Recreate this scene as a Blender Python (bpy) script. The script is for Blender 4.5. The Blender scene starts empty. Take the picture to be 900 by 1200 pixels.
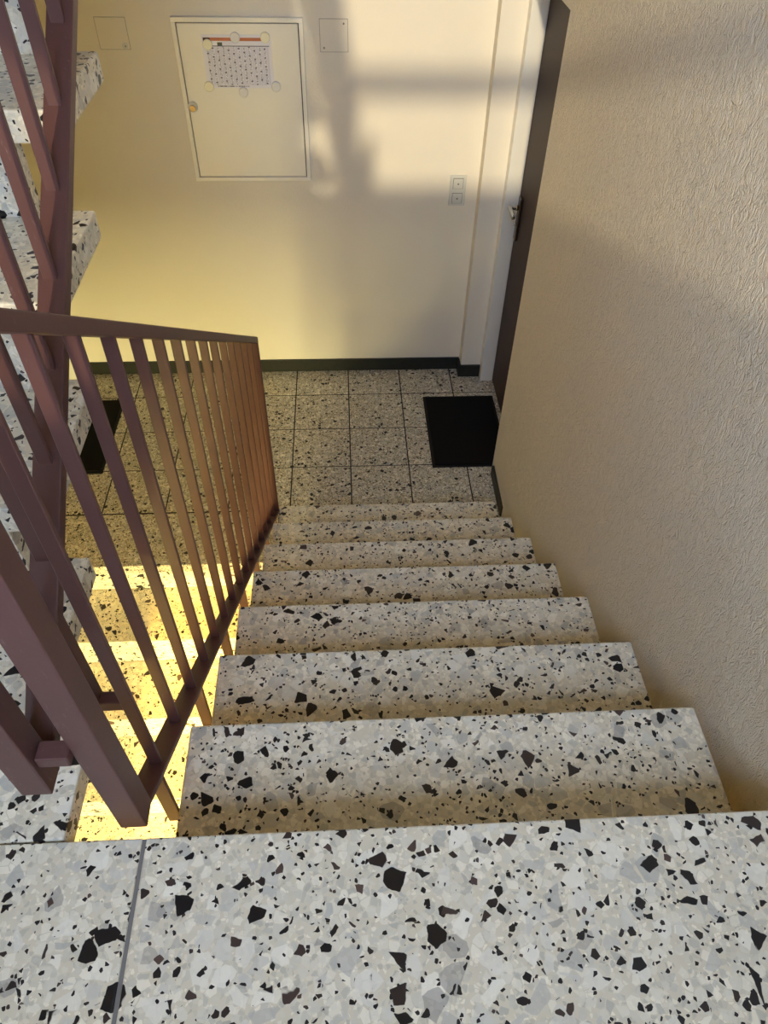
import bpy, bmesh, math, random
from mathutils import Vector, Matrix
random.seed(7)
S = bpy.context.scene
COL = S.collection

# ------------------------------------------------------------------ camera
PITCH, YAW, ROLL, FPX = 0.8141, 0.06947, 0.02612, 854.56
CAM = Vector((-0.6787, -0.4102, 1.1321))
fw = Vector((math.sin(YAW)*math.cos(PITCH), math.cos(YAW)*math.cos(PITCH), -math.sin(PITCH)))
rt = Vector((math.cos(YAW), -math.sin(YAW), 0)); up = rt.cross(fw)
rt2 = rt*math.cos(ROLL) + up*math.sin(ROLL); up2 = rt2.cross(fw)
cd = bpy.data.cameras.new('camera'); cam = bpy.data.objects.new('camera', cd); COL.objects.link(cam)
cd.sensor_fit = 'VERTICAL'; cd.sensor_height = 24.0; cd.lens = FPX/1200*24.0
cd.clip_start = 0.02
m = Matrix((rt2, up2, -fw)).transposed().to_4x4(); m.translation = CAM
cam.matrix_world = m
S.camera = cam

# ------------------------------------------------------------------ light
EXPOSURE = 0.2
SUN_DIR = Vector((0.15, 1.0, -0.327))          # the way the sunlight travels
SUN_W, SUN_COL = 21.0, (1.0, 0.83, 0.53)
SKY_W, SKY_COL = 130.0, (0.66, 0.82, 1.12)
GLASS_UP = (0.105, 0.105, 0.105)                    # grey textured stair window
GLASS_LOW = (0.80, 0.55, 0.17)                   # amber glass one storey below
S.view_settings.view_transform = 'Standard'; S.view_settings.look = 'None'
S.view_settings.gamma = 1.0; S.view_settings.use_curve_mapping = False
S.view_settings.exposure = EXPOSURE
W = bpy.data.worlds.new('sky'); S.world = W; W.use_nodes = True
bg = W.node_tree.nodes['Background']; bg.inputs[0].default_value = (*SKY_COL, 1); bg.inputs[1].default_value = SKY_W
sl = bpy.data.lights.new('sun', 'SUN'); sl.energy = SUN_W; sl.color = SUN_COL; sl.angle = math.radians(1.8)
so = bpy.data.objects.new('sun', sl); COL.objects.link(so)
so.rotation_euler = SUN_DIR.to_track_quat('-Z', 'Y').to_euler(); so.location = (-1, -4, 4)
S.cycles.max_bounces = 14; S.cycles.diffuse_bounces = 5; S.cycles.transparent_max_bounces = 12
S.cycles.caustics_reflective = False; S.cycles.caustics_refractive = False

# ------------------------------------------------------------------ dimensions (metres, camera landing = 0)
RISE, G = 0.1835, 0.2743
F = -8*RISE                     # storey landing below
B = 2*F                         # half landing below that
YF, YB = 3.224, -1.25           # far wall, window wall
XL = -2.22                      # left wall
def xr(y): return 0.040 + 0.012*y   # right wall face, a little out of square

# ------------------------------------------------------------------ material helpers
def newmat(name):
    m = bpy.data.materials.new(name); m.use_nodes = True
    nt = m.node_tree; b = nt.nodes['Principled BSDF']
    return m, nt, b
def N(nt, t, **k):
    n = nt.nodes.new(t)
    for a, v in k.items(): setattr(n, a, v)
    return n
def val(nt, sock, v):
    if hasattr(v, 'links') or isinstance(v, bpy.types.NodeSocket): nt.links.new(v, sock)
    else: sock.default_value = v
def math_(nt, op, a, b=0.0, c=0.0, clamp=False):
    n = N(nt, 'ShaderNodeMath', operation=op, use_clamp=clamp)
    val(nt, n.inputs[0], a); val(nt, n.inputs[1], b); val(nt, n.inputs[2], c)
    return n.outputs[0]
def mix(nt, f, a, b):
    n = N(nt, 'ShaderNodeMix', data_type='RGBA')
    val(nt, n.inputs[0], f); val(nt, n.inputs[6], a if not isinstance(a, tuple) else (*a, 1)); val(nt, n.inputs[7], b if not isinstance(b, tuple) else (*b, 1))
    return n.outputs[2]
def pos(nt, off=(0,0,0), sc=(1,1,1)):
    g = N(nt, 'ShaderNodeNewGeometry'); mp = N(nt, 'ShaderNodeMapping')
    mp.inputs[1].default_value = off; mp.inputs[3].default_value = sc
    nt.links.new(g.outputs['Position'], mp.inputs[0]); return mp.outputs[0]
def noise(nt, p, scale, detail=2, rough=.5, dist=0.0):
    n = N(nt, 'ShaderNodeTexNoise'); nt.links.new(p, n.inputs['Vector'])
    n.inputs['Scale'].default_value = scale; n.inputs['Detail'].default_value = detail
    n.inputs['Roughness'].default_value = rough; n.inputs['Distortion'].default_value = dist
    return n.outputs[0]
def ramp(nt, v, lo, hi):
    n = N(nt, 'ShaderNodeMapRange'); nt.links.new(v, n.inputs[0])
    n.inputs[1].default_value = lo; n.inputs[2].default_value = hi
    return n.outputs[0]
def bump(nt, b, h, strength, dist):
    n = N(nt, 'ShaderNodeBump'); n.inputs['Strength'].default_value = strength; n.inputs['Distance'].default_value = dist
    nt.links.new(h, n.inputs['Height']); nt.links.new(n.outputs[0], b.inputs['Normal'])
def chips(nt, p, scale, sel, shrink, seedoff):
    """(mask, random colour) of angular stone chips"""
    mp = N(nt, 'ShaderNodeMapping'); mp.inputs[1].default_value = seedoff; nt.links.new(p, mp.inputs[0])
    v = N(nt, 'ShaderNodeTexVoronoi', feature='F1'); e = N(nt, 'ShaderNodeTexVoronoi', feature='DISTANCE_TO_EDGE')
    for q in (v, e):
        nt.links.new(mp.outputs[0], q.inputs['Vector']); q.inputs['Scale'].default_value = scale
    s = N(nt, 'ShaderNodeSeparateColor'); nt.links.new(v.outputs['Color'], s.inputs[0])
    on = math_(nt, 'LESS_THAN', s.outputs[0], sel)
    thr = math_(nt, 'MULTIPLY_ADD', s.outputs[1], shrink, 0.015)
    d = math_(nt, 'SUBTRACT', e.outputs['Distance'], thr)
    inside = math_(nt, 'MULTIPLY', d, 40.0, clamp=True)
    return math_(nt, 'MULTIPLY', on, inside), s.outputs[2], s.outputs[1]
def terrazzo(name, k=1.0, base=(.70,.64,.50), dark=1.0, rough=.32):
    m, nt, b = newmat(name)
    p0 = pos(nt)
    w = N(nt, 'ShaderNodeTexNoise'); nt.links.new(p0, w.inputs['Vector']); w.inputs['Scale'].default_value = 70*k; w.inputs['Detail'].default_value = 1
    ws = N(nt, 'ShaderNodeVectorMath', operation='SCALE'); nt.links.new(w.outputs['Color'], ws.inputs[0]); ws.inputs['Scale'].default_value = .005/k
    wa = N(nt, 'ShaderNodeVectorMath', operation='ADD'); nt.links.new(p0, wa.inputs[0]); nt.links.new(ws.outputs[0], wa.inputs[1])
    p = wa.outputs[0]
    c = mix(nt, noise(nt, p, 30*k, 3), tuple(x*.92 for x in base), tuple(min(1, x*1.08) for x in base))
    # pale and grey stones of the ground mass
    a, h, _ = chips(nt, p, 150*k, .6, .05, (5.1, 1.4, 3.7))
    c = mix(nt, math_(nt, 'MULTIPLY', a, .75), c, mix(nt, h, (.50,.47,.38), (.95,.885,.73)))
    a, h, _ = chips(nt, p, 75*k, .55, .06, (3.1, .4, 7.7))
    c = mix(nt, math_(nt, 'MULTIPLY', a, .7), c, mix(nt, h, (.46,.45,.39), (.95,.89,.74)))
    a, h, _ = chips(nt, p, 36*k, .38, .14, (1.7, 5.2, .3))
    c = mix(nt, math_(nt, 'MULTIPLY', a, .7), c, mix(nt, h, (.40,.40,.37), (.93,.89,.77)))
    a, h, _ = chips(nt, p, 34*k, .07, .22, (8.7, 2.2, 4.3))
    c = mix(nt, math_(nt, 'MULTIPLY', a, .55), c, mix(nt, h, (.22,.22,.22), (.42,.38,.33)))
    # black chips in three sizes
    for sc, sel, sh, off in ((190, .065, .10, (2.2, 9.1, 5.5)), (85, .08*dark, .16, (6.1, 3.3, 1.9)), (40, .09*dark, .26, (.9, 7.4, 2.8))):
        a, h, _ = chips(nt, p, sc*k, sel, sh, off)
        c = mix(nt, a, c, mix(nt, math_(nt, 'POWER', h, 7.0), (.012,.011,.012), (.10,.065,.055)))
    nt.links.new(c, b.inputs['Base Color'])
    b.inputs['Roughness'].default_value = rough; b.inputs['Specular IOR Level'].default_value = .4
    return m
def plain(name, col, rough=.5, spec=.5, metal=0.0, var=.06, scale=18):
    m, nt, b = newmat(name)
    n = noise(nt, pos(nt), scale, 4)
    c = mix(nt, n, tuple(x*(1-var) for x in col), tuple(min(1, x*(1+var)) for x in col))
    nt.links.new(c, b.inputs['Base Color'])
    b.inputs['Roughness'].default_value = rough; b.inputs['Specular IOR Level'].default_value = spec; b.inputs['Metallic'].default_value = metal
    return m
def plaster(name, col, kind):
    m, nt, b = newmat(name)
    n = noise(nt, pos(nt), 2.2, 4)
    c = mix(nt, n, tuple(x*.97 for x in col), tuple(min(1, x*1.03) for x in col))
    nt.links.new(c, b.inputs['Base Color']); b.inputs['Roughness'].default_value = .85; b.inputs['Specular IOR Level'].default_value = .25
    if kind == 'rough':
        p = pos(nt, sc=(1, 1, .5))
        h1 = noise(nt, p, 72, 3, .55, 1.4); h2 = noise(nt, p, 26, 2)
        r = math_(nt, 'ABSOLUTE', math_(nt, 'SUBTRACT', h1, .5))
        r = math_(nt, 'SUBTRACT', 1.0, math_(nt, 'MULTIPLY', r, 5.0), clamp=True)
        h = math_(nt, 'ADD', math_(nt, 'MULTIPLY', r, .75), math_(nt, 'MULTIPLY', h2, .5))
        bump(nt, b, h, .85, .005)
    else:
        h = noise(nt, pos(nt), 150, 3, .6)
        bump(nt, b, h, .6, .0016)
    return m
def glass(name, tint):
    m, nt, b = newmat(name)
    out = nt.nodes['Material Output']
    t = N(nt, 'ShaderNodeBsdfTransparent'); t.inputs[0].default_value = (*(v**.5 for v in tint), 1)   # light crosses two faces
    g = N(nt, 'ShaderNodeBsdfGlossy'); g.inputs['Roughness'].default_value = .08
    mx = N(nt, 'ShaderNodeMixShader'); mx.inputs[0].default_value = .05
    nt.links.new(t.outputs[0], mx.inputs[1]); nt.links.new(g.outputs[0], mx.inputs[2]); nt.links.new(mx.outputs[0], out.inputs[0])
    nt.nodes.remove(b); return m

M = dict(
    terrazzo=terrazzo('terrazzo_slab'),
    floor_terrazzo=terrazzo('terrazzo_floor_tile', 1.45, (.33,.29,.20), 1.0, .4),
    grout=plain('grout', (.045,.04,.035), .9, .2),
    wall_rough=plaster('rough_plaster', (.89,.83,.70), 'rough'),
    wall=plaster('fine_plaster', (.81,.765,.66), 'fine'),
    soffit=plaster('soffit_bounce_plaster', (.58,.40,.14), 'fine'),  # saturated ochre chosen to yellow the light bounced off unseen undersides
    wall_ochre_bounce=plaster('ochre_bounce_plaster', (.56,.43,.23), 'fine'),  # ochre invented for the unseen left and back walls, to warm bounced light
    white=plain('white_enamel', (.90,.88,.80), .35, .5, var=.015),
    frame=plain('white_frame_paint', (.84,.83,.77), .35, .5, var=.015),
    joint=plain('slab_joint', (.20,.19,.18), .9, .2),
    gap=plain('shadow_gap', (.05,.05,.045), .9, .1),
    base=plain('dark_stone_skirting', (.022,.024,.019), .5, .3, var=.3, scale=40),
    door=plain('brown_door', (.048,.028,.023), .5, .2, var=.1),
    mat=plain('black_rubber_mat', (.007,.0065,.0065), .8, .15, var=.3, scale=300),
    matedge=plain('mat_edge_rubber', (.012,.011,.011), .6, .2),
    metal=plain('dark_bronze', (.10,.075,.06), .28, .5, .8),
    chrome=plain('worn_chrome', (.55,.53,.50), .22, .5, 1.0),
    brass=plain('old_brass', (.36,.26,.15), .4, .5, .7),
    magnet_cream=plain('cream_magnet', (.92,.90,.70), .4, var=.01),
    magnet_white=plain('white_magnet', (.82,.82,.80), .4, var=.01),
    switch=plain('switch_plastic', (.66,.66,.60), .4, var=.01),
    screw=plain('screw_head', (.22,.21,.19), .5, var=.1),
)
def paint():
    m, nt, b = newmat('maroon_railing_paint')
    p = pos(nt)
    n = noise(nt, p, 9, 4); c = mix(nt, n, (.095,.042,.039), (.125,.054,.046))
    s = ramp(nt, noise(nt, pos(nt, sc=(1, 1, .18)), 160, 4, .7), .62, .74)
    s = math_(nt, 'MULTIPLY', s, ramp(nt, noise(nt, p, 5, 2), .48, .62))
    c = mix(nt, math_(nt, 'MULTIPLY', s, .35), c, (.34,.24,.22))
    nt.links.new(c, b.inputs['Base Color']); b.inputs['Roughness'].default_value = .42; b.inputs['Specular IOR Level'].default_value = .45
    bump(nt, b, noise(nt, p, 120, 3), .15, .001)
    return m
M['paint'] = paint()
M['glass_up'] = glass('textured_grey_glass', GLASS_UP)
M['glass_low'] = glass('amber_glass', GLASS_LOW)

# ------------------------------------------------------------------ object helpers
WLOC = {}
def link(o, parent, world):
    COL.objects.link(o); WLOC[o] = Vector(world)
    if parent is not None:
        o.parent = parent; o.location = Vector(world) - WLOC[parent]
    else: o.location = world
    return o
def tag(o, label=None, cat=None, group=None, kind=None):
    for k, v in (('label', label), ('category', cat), ('group', group), ('kind', kind)):
        if v: o[k] = v
    return o
def thing(name, loc, label, cat, group=None, kind=None):
    o = bpy.data.objects.new(name, None); o.empty_display_size = .1
    link(o, None, loc); return tag(o, label, cat, group, kind)
CACHE = {}
def finish(name, bm, mat):
    bmesh.ops.recalc_face_normals(bm, faces=bm.faces)
    me = bpy.data.meshes.new(name); bm.to_mesh(me); bm.free(); me.materials.append(M[mat]); return me
def box(name, lo, hi, mat, parent=None, bev=0.0, seg=2):
    lo, hi = Vector(lo), Vector(hi); s = hi - lo; c = (lo + hi)/2
    key = (name, tuple(round(v, 4) for v in s), mat, bev, seg)
    if key not in CACHE:
        bm = bmesh.new(); bmesh.ops.create_cube(bm, size=1)
        bmesh.ops.scale(bm, vec=s, verts=bm.verts)
        if bev: bmesh.ops.bevel(bm, geom=list(bm.edges), offset=bev, segments=seg, profile=.5, affect='EDGES')
        CACHE[key] = finish(name, bm, mat)
    return link(bpy.data.objects.new(name, CACHE[key]), parent, c)
def prism(name, pts, vec, mat, parent=None, world=(0,0,0), bev=0.0):
    """polygon pts (world) extruded by vec"""
    w = Vector(world); bm = bmesh.new()
    v = [bm.verts.new(Vector(p) - w) for p in pts]; f = bm.faces.new(v)
    r = bmesh.ops.extrude_face_region(bm, geom=[f])
    bmesh.ops.translate(bm, vec=Vector(vec), verts=[e for e in r['geom'] if isinstance(e, bmesh.types.BMVert)])
    if bev: bmesh.ops.bevel(bm, geom=list(bm.edges), offset=bev, segments=2, profile=.5, affect='EDGES')
    return link(bpy.data.objects.new(name, finish(name, bm, mat)), parent, w)
def beam(name, x0, x1, ya, za, yb, zb, t, mat, parent, bev=.002):
    """sloping bar whose TOP face runs (ya,za)-(yb,zb), ends cut plumb, t thick across"""
    h = t*math.hypot(yb-ya, zb-za)/abs(yb-ya)
    return prism(name, [(x0,ya,za),(x0,yb,zb),(x0,yb,zb-h),(x0,ya,za-h)], (x1-x0,0,0), mat, parent, (x0,ya,za), bev)
def disc(name, c, r, depth, axis, mat, parent=None, seg=24, bev=.0):
    bm = bmesh.new(); bmesh.ops.create_cone(bm, cap_ends=True, segments=seg, radius1=r, radius2=r, depth=depth)
    if bev: bmesh.ops.bevel(bm, geom=[e for e in bm.edges if len(e.link_faces) == 2 and any(len(f.verts) > 4 for f in e.link_faces)], offset=bev, segments=2, affect='EDGES')
    bmesh.ops.transform(bm, matrix=Vector((0,0,1)).rotation_difference(Vector(axis)).to_matrix().to_4x4(), verts=bm.verts)
    for f in bm.faces: f.smooth = len(f.verts) == 4
    return link(bpy.data.objects.new(name, finish(name, bm, mat)), parent, c)
def struct(o): return tag(o, kind='structure')

# ------------------------------------------------------------------ the shell
TOP = 2.72
T = .25
# right wall of the stair, ends at the door recess
YE, LINT = 2.326, 0.5475
RW = .42
struct(prism('wall_right', [(xr(YB),YB,B),(xr(YE),YE,B),(RW,YE,B),(RW,YB,B)], (0,0,TOP-B), 'wall_rough', None, (xr(0),0,B)))
struct(prism('wall_right_lintel', [(xr(YE),YE,LINT),(xr(3.144),3.144,LINT),(RW,3.144,LINT),(RW,YE,LINT)], (0,0,TOP-LINT), 'wall_rough', None, (xr(YE),YE,LINT)))
struct(box('wall_right_pier', (0.0,3.144,B), (RW,YF,TOP), 'wall'))
struct(box('wall_far', (-2.75,YF,B), (RW,YF+T,TOP), 'wall'))
struct(box('wall_left', (XL-.35,YB,B), (XL,2.30,TOP), 'wall_ochre_bounce'))
struct(box('wall_left_lintel', (XL-.35,2.30,LINT), (XL,YF,TOP), 'wall_ochre_bounce'))
struct(box('wall_below_landing', (XL,3.0,B), (.05,3.1,F-.2), 'wall'))
struct(box('ceiling', (-2.75,YB-T,TOP), (RW,YF+T,TOP+.2), 'soffit'))
struct(box('floor_half_landing_below', (XL,YB,B-.2), (.3,3.0,B), 'floor_terrazzo'))
struct(box('ceiling_upper_landing', (XL,2.16,-F-.22), (.05,YF,-F-.03), 'soffit'))

struct(prism('ceiling_stair_soffit', [(xr(0),1.95,1.30),(xr(0),-.05,TOP),(xr(0),.25,TOP),(xr(0),1.95,1.46)], (-1.0-xr(0),0,0), 'soffit', None, (xr(0),1.95,1.30)))
gm = bmesh.new(); bmesh.ops.create_grid(gm, x_segments=1, y_segments=1, size=60)
M['ground'] = plain('outdoor_ground', (.13,.125,.09), .95, .1, var=.3, scale=.8)
struct(link(bpy.data.objects.new('ground_outside', finish('ground_outside', gm, 'ground')), None, (0,-62,B-1.2)))
# window wall with two stair windows
WX0, WX1 = -1.56, -0.06
SU, TU = 1.07, 2.48      # upper window
SL, TL = -1.74, -0.50     # lower window
for x0_, x1_, z0_, z1_ in ((-2.75,RW,B-.2,SL), (-2.75,-2.08,SL,TL), (-1.12,RW,SL,TL), (-2.75,RW,TL,SU), (-2.75,WX0,SU,TU), (WX1,RW,SU,TU), (-2.75,RW,TU,TOP)):
    struct(box('wall_back', (x0_,YB-T,z0_), (x1_,YB,z1_), 'wall_ochre_bounce'))
def window(name, WX0, WX1, z0, z1, gmat, bars, mull=True):
    o = thing(name, (WX0,YB-.14,z0), None, None, None, 'structure')
    f = .05
    y0, y1 = YB-.17, YB-.11
    for lo, hi in (((WX0,y0,z0),(WX1,y1,z0+f)), ((WX0,y0,z1-f),(WX1,y1,z1)), ((WX0,y0,z0+f),(WX0+f,y1,z1-f)), ((WX1-f,y0,z0+f),(WX1,y1,z1-f))):
        box('window_frame', lo, hi, 'frame', o, .004)
    xm = (WX0+WX1)/2
    if mull: box('mullion', (xm-.025,y0,z0+f), (xm+.025,y1,z1-f), 'frame', o, .004)
    else: box('pane', (WX0+f,YB-.143,z0+f), (WX1-f,YB-.137,z1-f), gmat, o)
    for zb, t in bars:
        box('transom', (WX0+f,y0,zb-t/2), (xm-(.025 if mull else 0),y1,zb+t/2), 'frame', o, .004)
        box('transom', (xm+(.025 if mull else 0),y0,zb-t/2), (WX1-f,y1,zb+t/2), 'frame', o, .004)
    if mull:
        box('pane', (WX0+f,YB-.143,z0+f), (xm-.025,YB-.137,z1-f), gmat, o)
        box('pane', (xm+.025,YB-.143,z0+f), (WX1-f,YB-.137,z1-f), gmat, o)
    pl = bpy.data.lights.new(name+'_daylight_portal', 'AREA'); pl.shape = 'RECTANGLE'; pl.size = WX1-WX0; pl.size_y = z1-z0
    pl.cycles.is_portal = True
    po = bpy.data.objects.new(name+'_daylight_portal', pl); COL.objects.link(po)
    po.location = ((WX0+WX1)/2, YB-.22, (z0+z1)/2); po.rotation_euler = (math.radians(-90), 0, 0)
    po.rotation_euler = Vector((0,1,0)).to_track_quat('-Z','Z').to_euler()
window('window_1', WX0, WX1, SU, TU, 'glass_up', [(1.58,.10)], False)
window('window_2', -2.08, -1.12, SL, TL, 'glass_low', [])

# ------------------------------------------------------------------ storey landing below: floor with single tiles
fl = struct(box('floor', (XL-.35,1.80,F-.22), (RW,YF,F-.0018), 'grout'))
TS, TX, TY = .303, -.9677, 2.9799
gp = .006
for i in range(-5, 5):
    x0, x1 = TX+(i-1)*TS, TX+i*TS
    for j in range(-1, 4):
        y1 = TY-(j-0)*TS; y0 = y1-TS
        if j == 3 and x0 < -1.02: continue
        a0, a1 = max(x0, XL-.3), min(x1, .35); b0, b1 = max(y0, 1.80), min(y1, YF)
        if j == 3: a0 = max(a0, -1.02)
        if a1-a0 < .02 or b1-b0 < .02: continue
        dz = random.uniform(-.0008, .0008)
        box('floor_tile', (a0+gp/2,b0+gp/2,F-.02), (a1-gp/2,b1-gp/2,F+0.0), 'floor_terrazzo', fl, .0015, 1).location.z += dz
# skirtings
SKH = .078
struct(box('baseboard_far', (-2.20,YF-.014,F), (-.003,YF,F+SKH), 'base', None, .002))
struct(box('baseboard_right_pier', (-.005,3.130,F), (.113,3.144,F+SKH), 'base', None, .002))
struct(box('baseboard_pier_side', (-.014,3.130,F), (0.0,YF-.014,F+SKH), 'base', None, .002))
struct(box('baseboard_right', (xr(2.1)-.010,1.99,F), (xr(2.1)+.003,2.285,F+.065), 'base', None, .002))

# ------------------------------------------------------------------ stair flights
TH, DEP, OV = .05, .31, .09
# right flight, going down from the camera
W0, W1 = -.995, 0.0
sf = thing('stair_flight', (-.5,.95,F), 'speckled terrazzo stair flight going down beside the rough plaster wall', 'stairs', 'terrazzo stair flights')
for k in range(1, 8):
    z = -k*RISE
    box('tread', (W0,k*G-DEP,z-TH), (W1,k*G,z), 'terrazzo', sf, .004)
for k in range(1, 9):
    y = (k-1)*G-.03
    zt = -(k-1)*RISE-TH
    box('riser', (W0+OV,y-.03,-k*RISE + (0 if k < 8 else .001)), (W1-OV*.4,y,zt), 'terrazzo', sf, .002)
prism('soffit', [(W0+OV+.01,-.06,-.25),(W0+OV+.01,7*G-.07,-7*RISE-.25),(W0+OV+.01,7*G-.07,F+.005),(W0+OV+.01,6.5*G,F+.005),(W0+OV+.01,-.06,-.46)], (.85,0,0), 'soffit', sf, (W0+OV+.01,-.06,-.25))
# left flight, going up from the camera landing
Y0, G2, X1L, X0L = -.1589, .2463, -1.1155, XL+.06
lf = thing('stair_flight', (-1.66,1.0,0.0), 'open sided terrazzo stair flight rising at the left behind the railing', 'stairs', 'terrazzo stair flights')
box('tread', (X0L,.003,-TH), (X1L,.19,0.0), 'terrazzo', lf, .004)
for k in range(1, 8):
    y = Y0+k*G2; z = k*RISE
    box('tread', (X0L,y,z-TH), (X1L,y+DEP,z), 'terrazzo', lf, .004)
for k in range(1, 9):
    y = Y0+k*G2+.035; z = k*RISE
    box('riser', (X0L,y,z-RISE), (X1L-OV,y+.03,z-TH), 'terrazzo', lf, .002)
box('tread', (X0L,Y0+8*G2,-F-.05), (X1L+.05,Y0+8*G2+.33,-F), 'terrazzo', lf, .004)
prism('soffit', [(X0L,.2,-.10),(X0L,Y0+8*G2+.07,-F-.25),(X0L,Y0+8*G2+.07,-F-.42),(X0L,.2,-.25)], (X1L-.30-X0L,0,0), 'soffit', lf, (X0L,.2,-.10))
# lower flight, sunlit, going down towards the camera
G3, YT = .283, 1.738
wf = thing('stair_flight', (-1.66,.5,B), 'sunlit yellow terrazzo stair flight seen through the gap between the railings', 'stairs', 'terrazzo stair flights')
box('tread', (X0L,YT,F-TH), (-1.02,TY-3*TS-gp,F), 'floor_terrazzo', wf, .003)
for j in range(1, 8):
    y = YT-j*G3; z = F-j*RISE
    box('tread', (X0L,y,z-TH), (X1L+.02,y+.31,z), 'terrazzo', wf, .003)
for j in range(0, 8):
    y = YT-j*G3+.012; z = F-j*RISE
    box('riser', (X0L,y,z-RISE+.005), (X1L-.01,y+.012,z-TH), 'terrazzo', wf, .001)
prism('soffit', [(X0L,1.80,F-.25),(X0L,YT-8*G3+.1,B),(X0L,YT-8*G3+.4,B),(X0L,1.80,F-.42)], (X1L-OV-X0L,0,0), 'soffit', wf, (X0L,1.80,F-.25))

# ------------------------------------------------------------------ camera landing (upper floor piece) with its slabs
ul = struct(box('floor_upper', (XL,YB,-.22), (xr(-.6),-.03,-.052), 'soffit'))
for (a0, a1) in ((XL+.003,-.999), (-.993, xr(0)-.008)):
    for (b0, b1) in ((-.62,0.0), (-1.24,-.626)):
        box('floor_slab', (a0,b0,-.05), (a1,b1,0.0), 'terrazzo', ul, .003)
box('joint_filler', (-.9995,-1.24,-.05), (-.9925,-.001,-.003), 'joint', ul)

# ------------------------------------------------------------------ railings
def baluster(x, y, z0, z1, parent, wx=.0205, wy=.008): return box('baluster', (x-wx/2,y-wy/2,z0), (x+wx/2,y+wy/2,z1), 'paint', parent, .0012, 1)
xa0, xa1 = -1.035, -.995
xac = (xa0+xa1)/2
def za(y): return .043-.70*y                # top of the lower rail of the flight going down
def zah(y): return .878-.672*y              # underside of its handrail
ra = thing('stair_railing', (xac,.95,F+.15), 'maroon steel railing with flat balusters along the flight going down', 'railing', 'maroon steel stair railings')
YAE = 1.885
box('newel_post', (xa0,.017,-.004), (xa1,.057,zah(.03)+.03), 'paint', ra, .002)
beam('lower_rail', xa0, xa1, .055, za(.055), YAE, za(YAE), .010, 'paint', ra)
tH = .022
beam('handrail', xa0, xa1, .017, zah(.017)+tH*1.2, YAE+.004, zah(YAE+.004)+tH*1.2, tH, 'paint', ra)
n = 15
ys = [.147+i*(1.79-.147)/(n-1) for i in range(n)]
for y in ys: baluster(xac, y, za(y)-.004, zah(y)+.004, ra)
box('end_post', (xa0,YAE-.010,za(YAE)-.012), (xa1,YAE,zah(YAE)+.004), 'paint', ra, .0015)
for k in range(1, 8):
    y = k*G-.16
    box('bracket', (-1.020,y-.004,-k*RISE-.045), (-.9955,y+.004,za(y)-.008), 'paint', ra, .001, 1)
box('link_bar', (-1.0745,.004,.240), (-1.0345,.030,.262), 'paint', ra, .002)
box('link_bar', (-1.0745,.170,.074), (-1.031,.192,.098), 'paint', ra, .002)

xb0, xb1 = -1.1155, -1.0755
xbc = (xb0+xb1)/2
def zb(y): return .177+.731*y
rb = thing('stair_railing', (xbc,.8,0.0), 'maroon steel railing of the rising flight, left edge, its flat lower rail climbing', 'railing', 'maroon steel stair railings')
YBE = 1.80
box('newel_post', (xb0,-.003,.175), (xb1,.037,zb(.02)+.84), 'paint', rb, .002)
beam('lower_rail', xb0, xb1, .030, zb(.03), YBE, zb(YBE), .022, 'paint', rb)
beam('handrail', xb0, xb1, -.003, zb(0)+.86, YBE, zb(YBE)+.86, .022, 'paint', rb)
yb = .140
box('stay_bar', (-1.103,.175,.070), (-1.0760,.199,.295), 'paint', rb, .002)
while yb < YBE-.05:
    baluster(xbc-.002, yb, zb(yb)-.004, zb(yb)+.84, rb); yb += .1085
box('end_post', (xb0,YBE-.01,zb(YBE)-.012), (xb1,YBE,zb(YBE)+.84), 'paint', rb, .0015)

# ------------------------------------------------------------------ doors in the side recesses
def apartment_door(name, s, x_leaf, y0, y1, zt, rev_lo):
    """s=+1 door on the right; the leaf faces the landing"""
    o = thing(name, (x_leaf, (y0+y1)/2, F), None, None, None, 'structure')
    def b(nm, xa, xb, ya, yb_, z0, z1, mat, par, bev=.002):
        return box(nm, (min(xa,xb),ya,z0), (max(xa,xb),yb_,z1), mat, par, bev)
    b('door_leaf', x_leaf, x_leaf+s*.045, y0+.02, y1, F+.008, zt-.02, 'door', o)
    # steel frame: far jamb, near jamb, head
    b('door_frame', rev_lo, x_leaf-s*.001, y1-.003, y1+.055, F, zt+.03, 'frame', o, .003)
    b('door_frame', x_leaf-s*.001, x_leaf+s*.06, y1+.002, y1+.055, F, zt+.03, 'frame', o, .003)
    b('door_frame', x_leaf-s*.04, x_leaf+s*.06, y0-.03, y0+.018, F, zt+.03, 'frame', o, .003)
    b('door_frame', x_leaf-s*.04, x_leaf+s*.06, y0+.018, y1-.003, zt-.015, zt+.03, 'frame', o, .003)
    return o
d1 = apartment_door('door_1', 1, .186, 2.34, 3.090, LINT-.04, .113)
lf_ = [c for c in d1.children if c.name.startswith('door_leaf')][0]
hx, hy, hz = .186, 3.040, -.445
pl = box('handle_plate', (hx-.012,hy-.022,hz-.125), (hx,hy+.022,hz+.085), 'metal', lf_, .004)
disc('handle_rose', (hx-.020,hy,hz+.035), .013, .02, (1,0,0), 'chrome', lf_)
box('handle_lever', (hx-.064,hy-.105,hz+.023), (hx-.046,hy+.012,hz+.045), 'chrome', lf_, .005)
box('handle_neck', (hx-.050,hy-.008,hz+.027), (hx-.012,hy+.008,hz+.043), 'chrome', lf_, .004)
disc('lock_cylinder', (hx-.016,hy,hz-.045), .009, .012, (1,0,0), 'chrome', lf_)
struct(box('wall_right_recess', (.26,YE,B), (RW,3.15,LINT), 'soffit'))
d2 = apartment_door('door_2', -1, XL-.14, 2.34, 3.16, LINT-.04, XL+.015)
struct(box('wall_left_recess', (XL-.34,2.30,B), (XL-.21,YF,LINT), 'soffit'))

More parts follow.
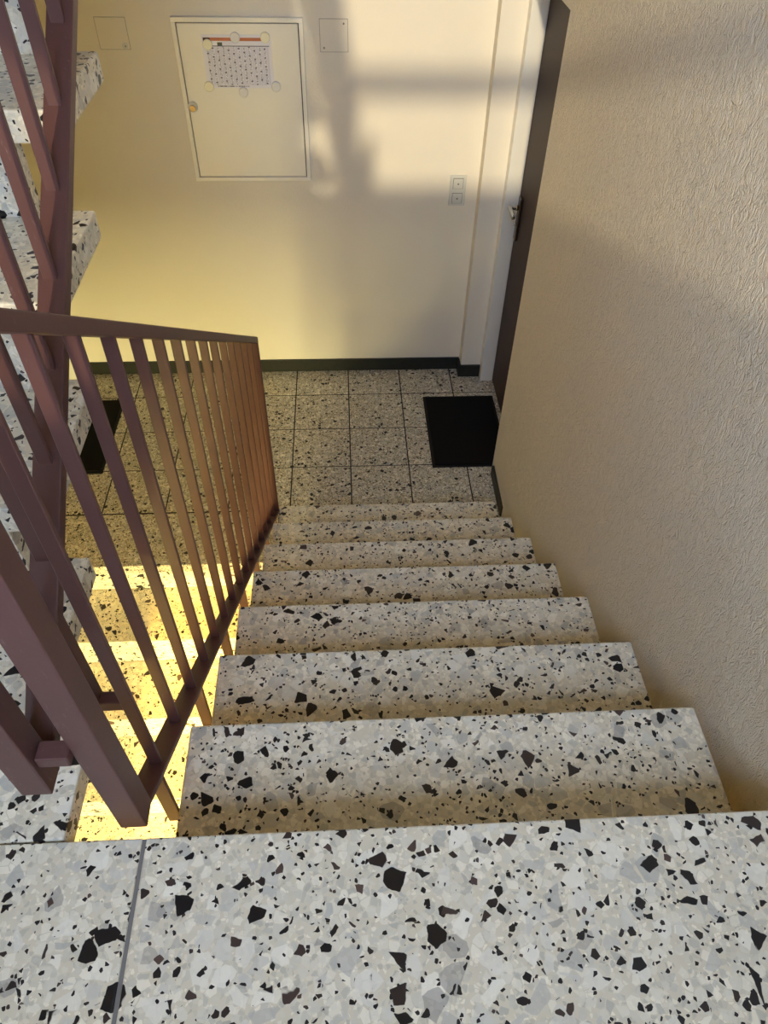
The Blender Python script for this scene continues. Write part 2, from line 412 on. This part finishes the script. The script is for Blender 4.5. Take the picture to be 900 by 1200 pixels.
# ------------------------------------------------------------------ doormats
def doormat(x0, x1, y0, y1, label):
    o = thing('doormat', ((x0+x1)/2,(y0+y1)/2,F), label, 'doormat', 'doormats')
    box('mat_base', (x0,y0,F+.001), (x1,y1,F+.007), 'matedge', o, .002)
    box('mat_pile', (x0+.014,y0+.014,F+.007), (x1-.014,y1-.014,F+.013), 'mat', o, .002)
doormat(-.240, .165, 2.345, 2.938, 'black doormat lying before the brown door at the right')
doormat(-2.335, -1.930, 2.352, 2.955, 'black doormat behind the maroon railing at the left')

# ------------------------------------------------------------------ meter cabinet on the far wall
cx0, cx1, cz0, cz1 = -1.374, -.824, -.346, .325
mc = thing('meter_cabinet', (-1.1,YF,cz0), 'white flush meter cabinet with a paper held on its door', 'cabinet')
fw_ = .018
yc = YF-.022
box('cabinet_frame', (cx0,yc,cz1-fw_), (cx1,YF+.01,cz1), 'white', mc, .002)
box('cabinet_frame', (cx0,yc,cz0), (cx1,YF+.01,cz0+fw_), 'white', mc, .002)
box('cabinet_frame', (cx0,yc,cz0+fw_), (cx0+fw_,YF+.01,cz1-fw_), 'white', mc, .002)
box('cabinet_frame', (cx1-fw_,yc,cz0+fw_), (cx1,YF+.01,cz1-fw_), 'white', mc, .002)
box('shadow_gap', (cx0+fw_,YF-.006,cz0+fw_), (cx1-fw_,YF-.002,cz1-fw_), 'gap', mc)
gq = .004
cdoor = box('cabinet_door', (cx0+fw_+gq,yc+.001,cz0+fw_+gq), (cx1-fw_-gq,YF-.006,cz1-fw_-gq), 'white', mc, .0015)
yd = yc+.001
disc('lock_rosette', (-1.335,yd-.003,-.016), .022, .006, (0,1,0), 'switch', cdoor, bev=.0015)
disc('lock_core', (-1.337,yd-.008,-.022), .013, .006, (0,1,0), 'brass', cdoor)
# printed year planner, A4 landscape
def paper_mat():
    m, nt, b = newmat('printed_year_planner')
    tc = N(nt, 'ShaderNodeTexCoord'); sp = N(nt, 'ShaderNodeSeparateXYZ'); nt.links.new(tc.outputs['Object'], sp.inputs[0])
    X = math_(nt, 'ADD', math_(nt, 'DIVIDE', sp.outputs[0], .292), .5)
    Z = math_(nt, 'ADD', math_(nt, 'DIVIDE', sp.outputs[2], .204), .5)
    c = mix(nt, noise(nt, tc.outputs['Object'], 20), (.86,.86,.93), (.90,.90,.95))
    def band(v, lo, hi): return math_(nt, 'MULTIPLY', math_(nt, 'GREATER_THAN', v, lo), math_(nt, 'LESS_THAN', v, hi))
    body = math_(nt, 'MULTIPLY', band(Z, .06, .78), band(X, .05, .955))
    col = math_(nt, 'FRACT', math_(nt, 'MULTIPLY', math_(nt, 'SUBTRACT', X, .05), 12/.905))
    row = math_(nt, 'FRACT', math_(nt, 'MULTIPLY', Z, 43))
    # text-like marks in every row of the twelve columns
    cxy = N(nt, 'ShaderNodeCombineXYZ'); nt.links.new(math_(nt, 'MULTIPLY', X, 150), cxy.inputs[0]); nt.links.new(math_(nt, 'FLOOR', math_(nt, 'MULTIPLY', Z, 43)), cxy.inputs[1])
    wn = N(nt, 'ShaderNodeTexWhiteNoise', noise_dimensions='2D')
    fl_ = N(nt, 'ShaderNodeVectorMath', operation='FLOOR'); nt.links.new(cxy.outputs[0], fl_.inputs[0]); nt.links.new(fl_.outputs[0], wn.inputs[0])
    ink = math_(nt, 'MULTIPLY', math_(nt, 'GREATER_THAN', wn.outputs[0], .45), band(row, .25, .8))
    ink = math_(nt, 'MULTIPLY', ink, band(col, .10, .52))
    c = mix(nt, math_(nt, 'MULTIPLY', math_(nt, 'MULTIPLY', ink, body), .75), c, (.10,.10,.16))
    # weekend marks running diagonally through the columns
    wk = math_(nt, 'FRACT', math_(nt, 'ADD', math_(nt, 'MULTIPLY', Z, 6.2), math_(nt, 'MULTIPLY', math_(nt, 'FLOOR', math_(nt, 'MULTIPLY', math_(nt, 'SUBTRACT', X, .05), 12/.905)), .41)))
    c = mix(nt, math_(nt, 'MULTIPLY', math_(nt, 'MULTIPLY', math_(nt, 'LESS_THAN', wk, .16), body), math_(nt, 'MULTIPLY', band(col, .08, .42), .85)), c, (.06,.06,.11))
    c = mix(nt, math_(nt, 'MULTIPLY', math_(nt, 'MULTIPLY', math_(nt, 'GREATER_THAN', col, .62), body), .28), c, (.45,.45,.62))
    c = mix(nt, math_(nt, 'MULTIPLY', band(Z, .785, .80), band(X, .03, .97)), c, (.15,.15,.2))
    c = mix(nt, math_(nt, 'MULTIPLY', band(Z, .885, .945), band(X, .02, .90)), c, (.60,.20,.09))
    c = mix(nt, math_(nt, 'MULTIPLY', band(Z, .885, .945), band(X, .02, .12)), c, (.10,.04,.025))
    c = mix(nt, math_(nt, 'MULTIPLY', band(Z, .80, .86), band(X, .22, .29)), c, (.12,.13,.07))
    c = mix(nt, math_(nt, 'MULTIPLY', band(Z, .025, .045), math_(nt, 'MULTIPLY', band(X, .15, .62), math_(nt, 'GREATER_THAN', wn.outputs[0], .3))), c, (.12,.12,.14))
    nt.links.new(c, b.inputs['Base Color']); b.inputs['Roughness'].default_value = .6
    return m
M['paper'] = paper_mat()
px0, px1, pz0, pz1 = -1.2555, -.9635, .060, .264
pp = box('year_planner', (px0,yd-.0016,pz0), (px1,yd-.0004,pz1), 'paper')
tag(pp, 'printed year planner sheet with an orange header on the white cabinet door', 'calendar')
MG = [(-1.232,.228,'magnet_cream','cream round magnet over the top left corner of the planner sheet'),
      (-1.113,.254,'magnet_white','grey-white round magnet at the middle of the orange header of the planner'),
      (-.986,.255,'magnet_cream','cream round magnet at the top right end of the orange header'),
      (-1.250,.067,'magnet_cream','cream round magnet on the bottom left corner of the planner sheet'),
      (-1.102,.044,'magnet_white','white round magnet just below the middle of the planner bottom edge'),
      (-.956,.068,'magnet_white','white round magnet at the bottom right corner of the planner sheet')]
for x, z, mt, lb in MG:
    tag(disc('round_magnet', (x,yd-.006,z), .0205, .0085, (0,1,0), mt, bev=.002), lb, 'magnet', 'magnets on the cabinet door')

# blind cover plates and light switch
def cover(x0, x1, z0, z1, screws, label, proud=.003):
    o = thing('junction_cover', ((x0+x1)/2,YF,(z0+z1)/2), label, 'cover plate', 'painted junction covers')
    box('rim_gap', (x0-.0014,YF-.0012,z0-.0014), (x1+.0014,YF+.004,z1+.0014), 'screw', o)
    box('cover_plate', (x0,YF-proud,z0), (x1,YF+.004,z1), 'wall', o, .0015)
    for (x, z, r, mt) in screws: disc('screw', (x,YF-proud-.001,z), r, .003, (0,1,0), mt, o, 14)
cover(-.754,-.635,.197,.318, ((-.652,.302,.004,'screw'),(-.738,.212,.004,'screw')), 'painted square cover plate right of the white cabinet')
cover(-1.690,-1.565,.202,.318, ((-1.585,.215,.013,'switch'),(-1.583,.214,.004,'screw')), 'painted cover plate left of the white cabinet, beside the railing')
sw = thing('light_switch', (-.102,YF,-.402), 'pale double light switch on the wall near the door frame', 'switch')
box('switch_plate', (-.1425,YF-.010,-.476), (-.0615,YF+.002,-.328), 'switch', sw, .003)
for zc in (-.366,-.438):
    r_ = box('switch_surround', (-.1275,YF-.012,zc-.026), (-.0765,YF-.009,zc+.026), 'screw', sw, .001)
    k_ = box('switch_rocker', (-.1255,YF-.016,zc-.024), (-.0785,YF-.011,zc+.024), 'switch', sw, .002)
    box('rocker_mark', (-.106,YF-.0168,zc-.004), (-.098,YF-.0155,zc+.004), 'screw', k_)
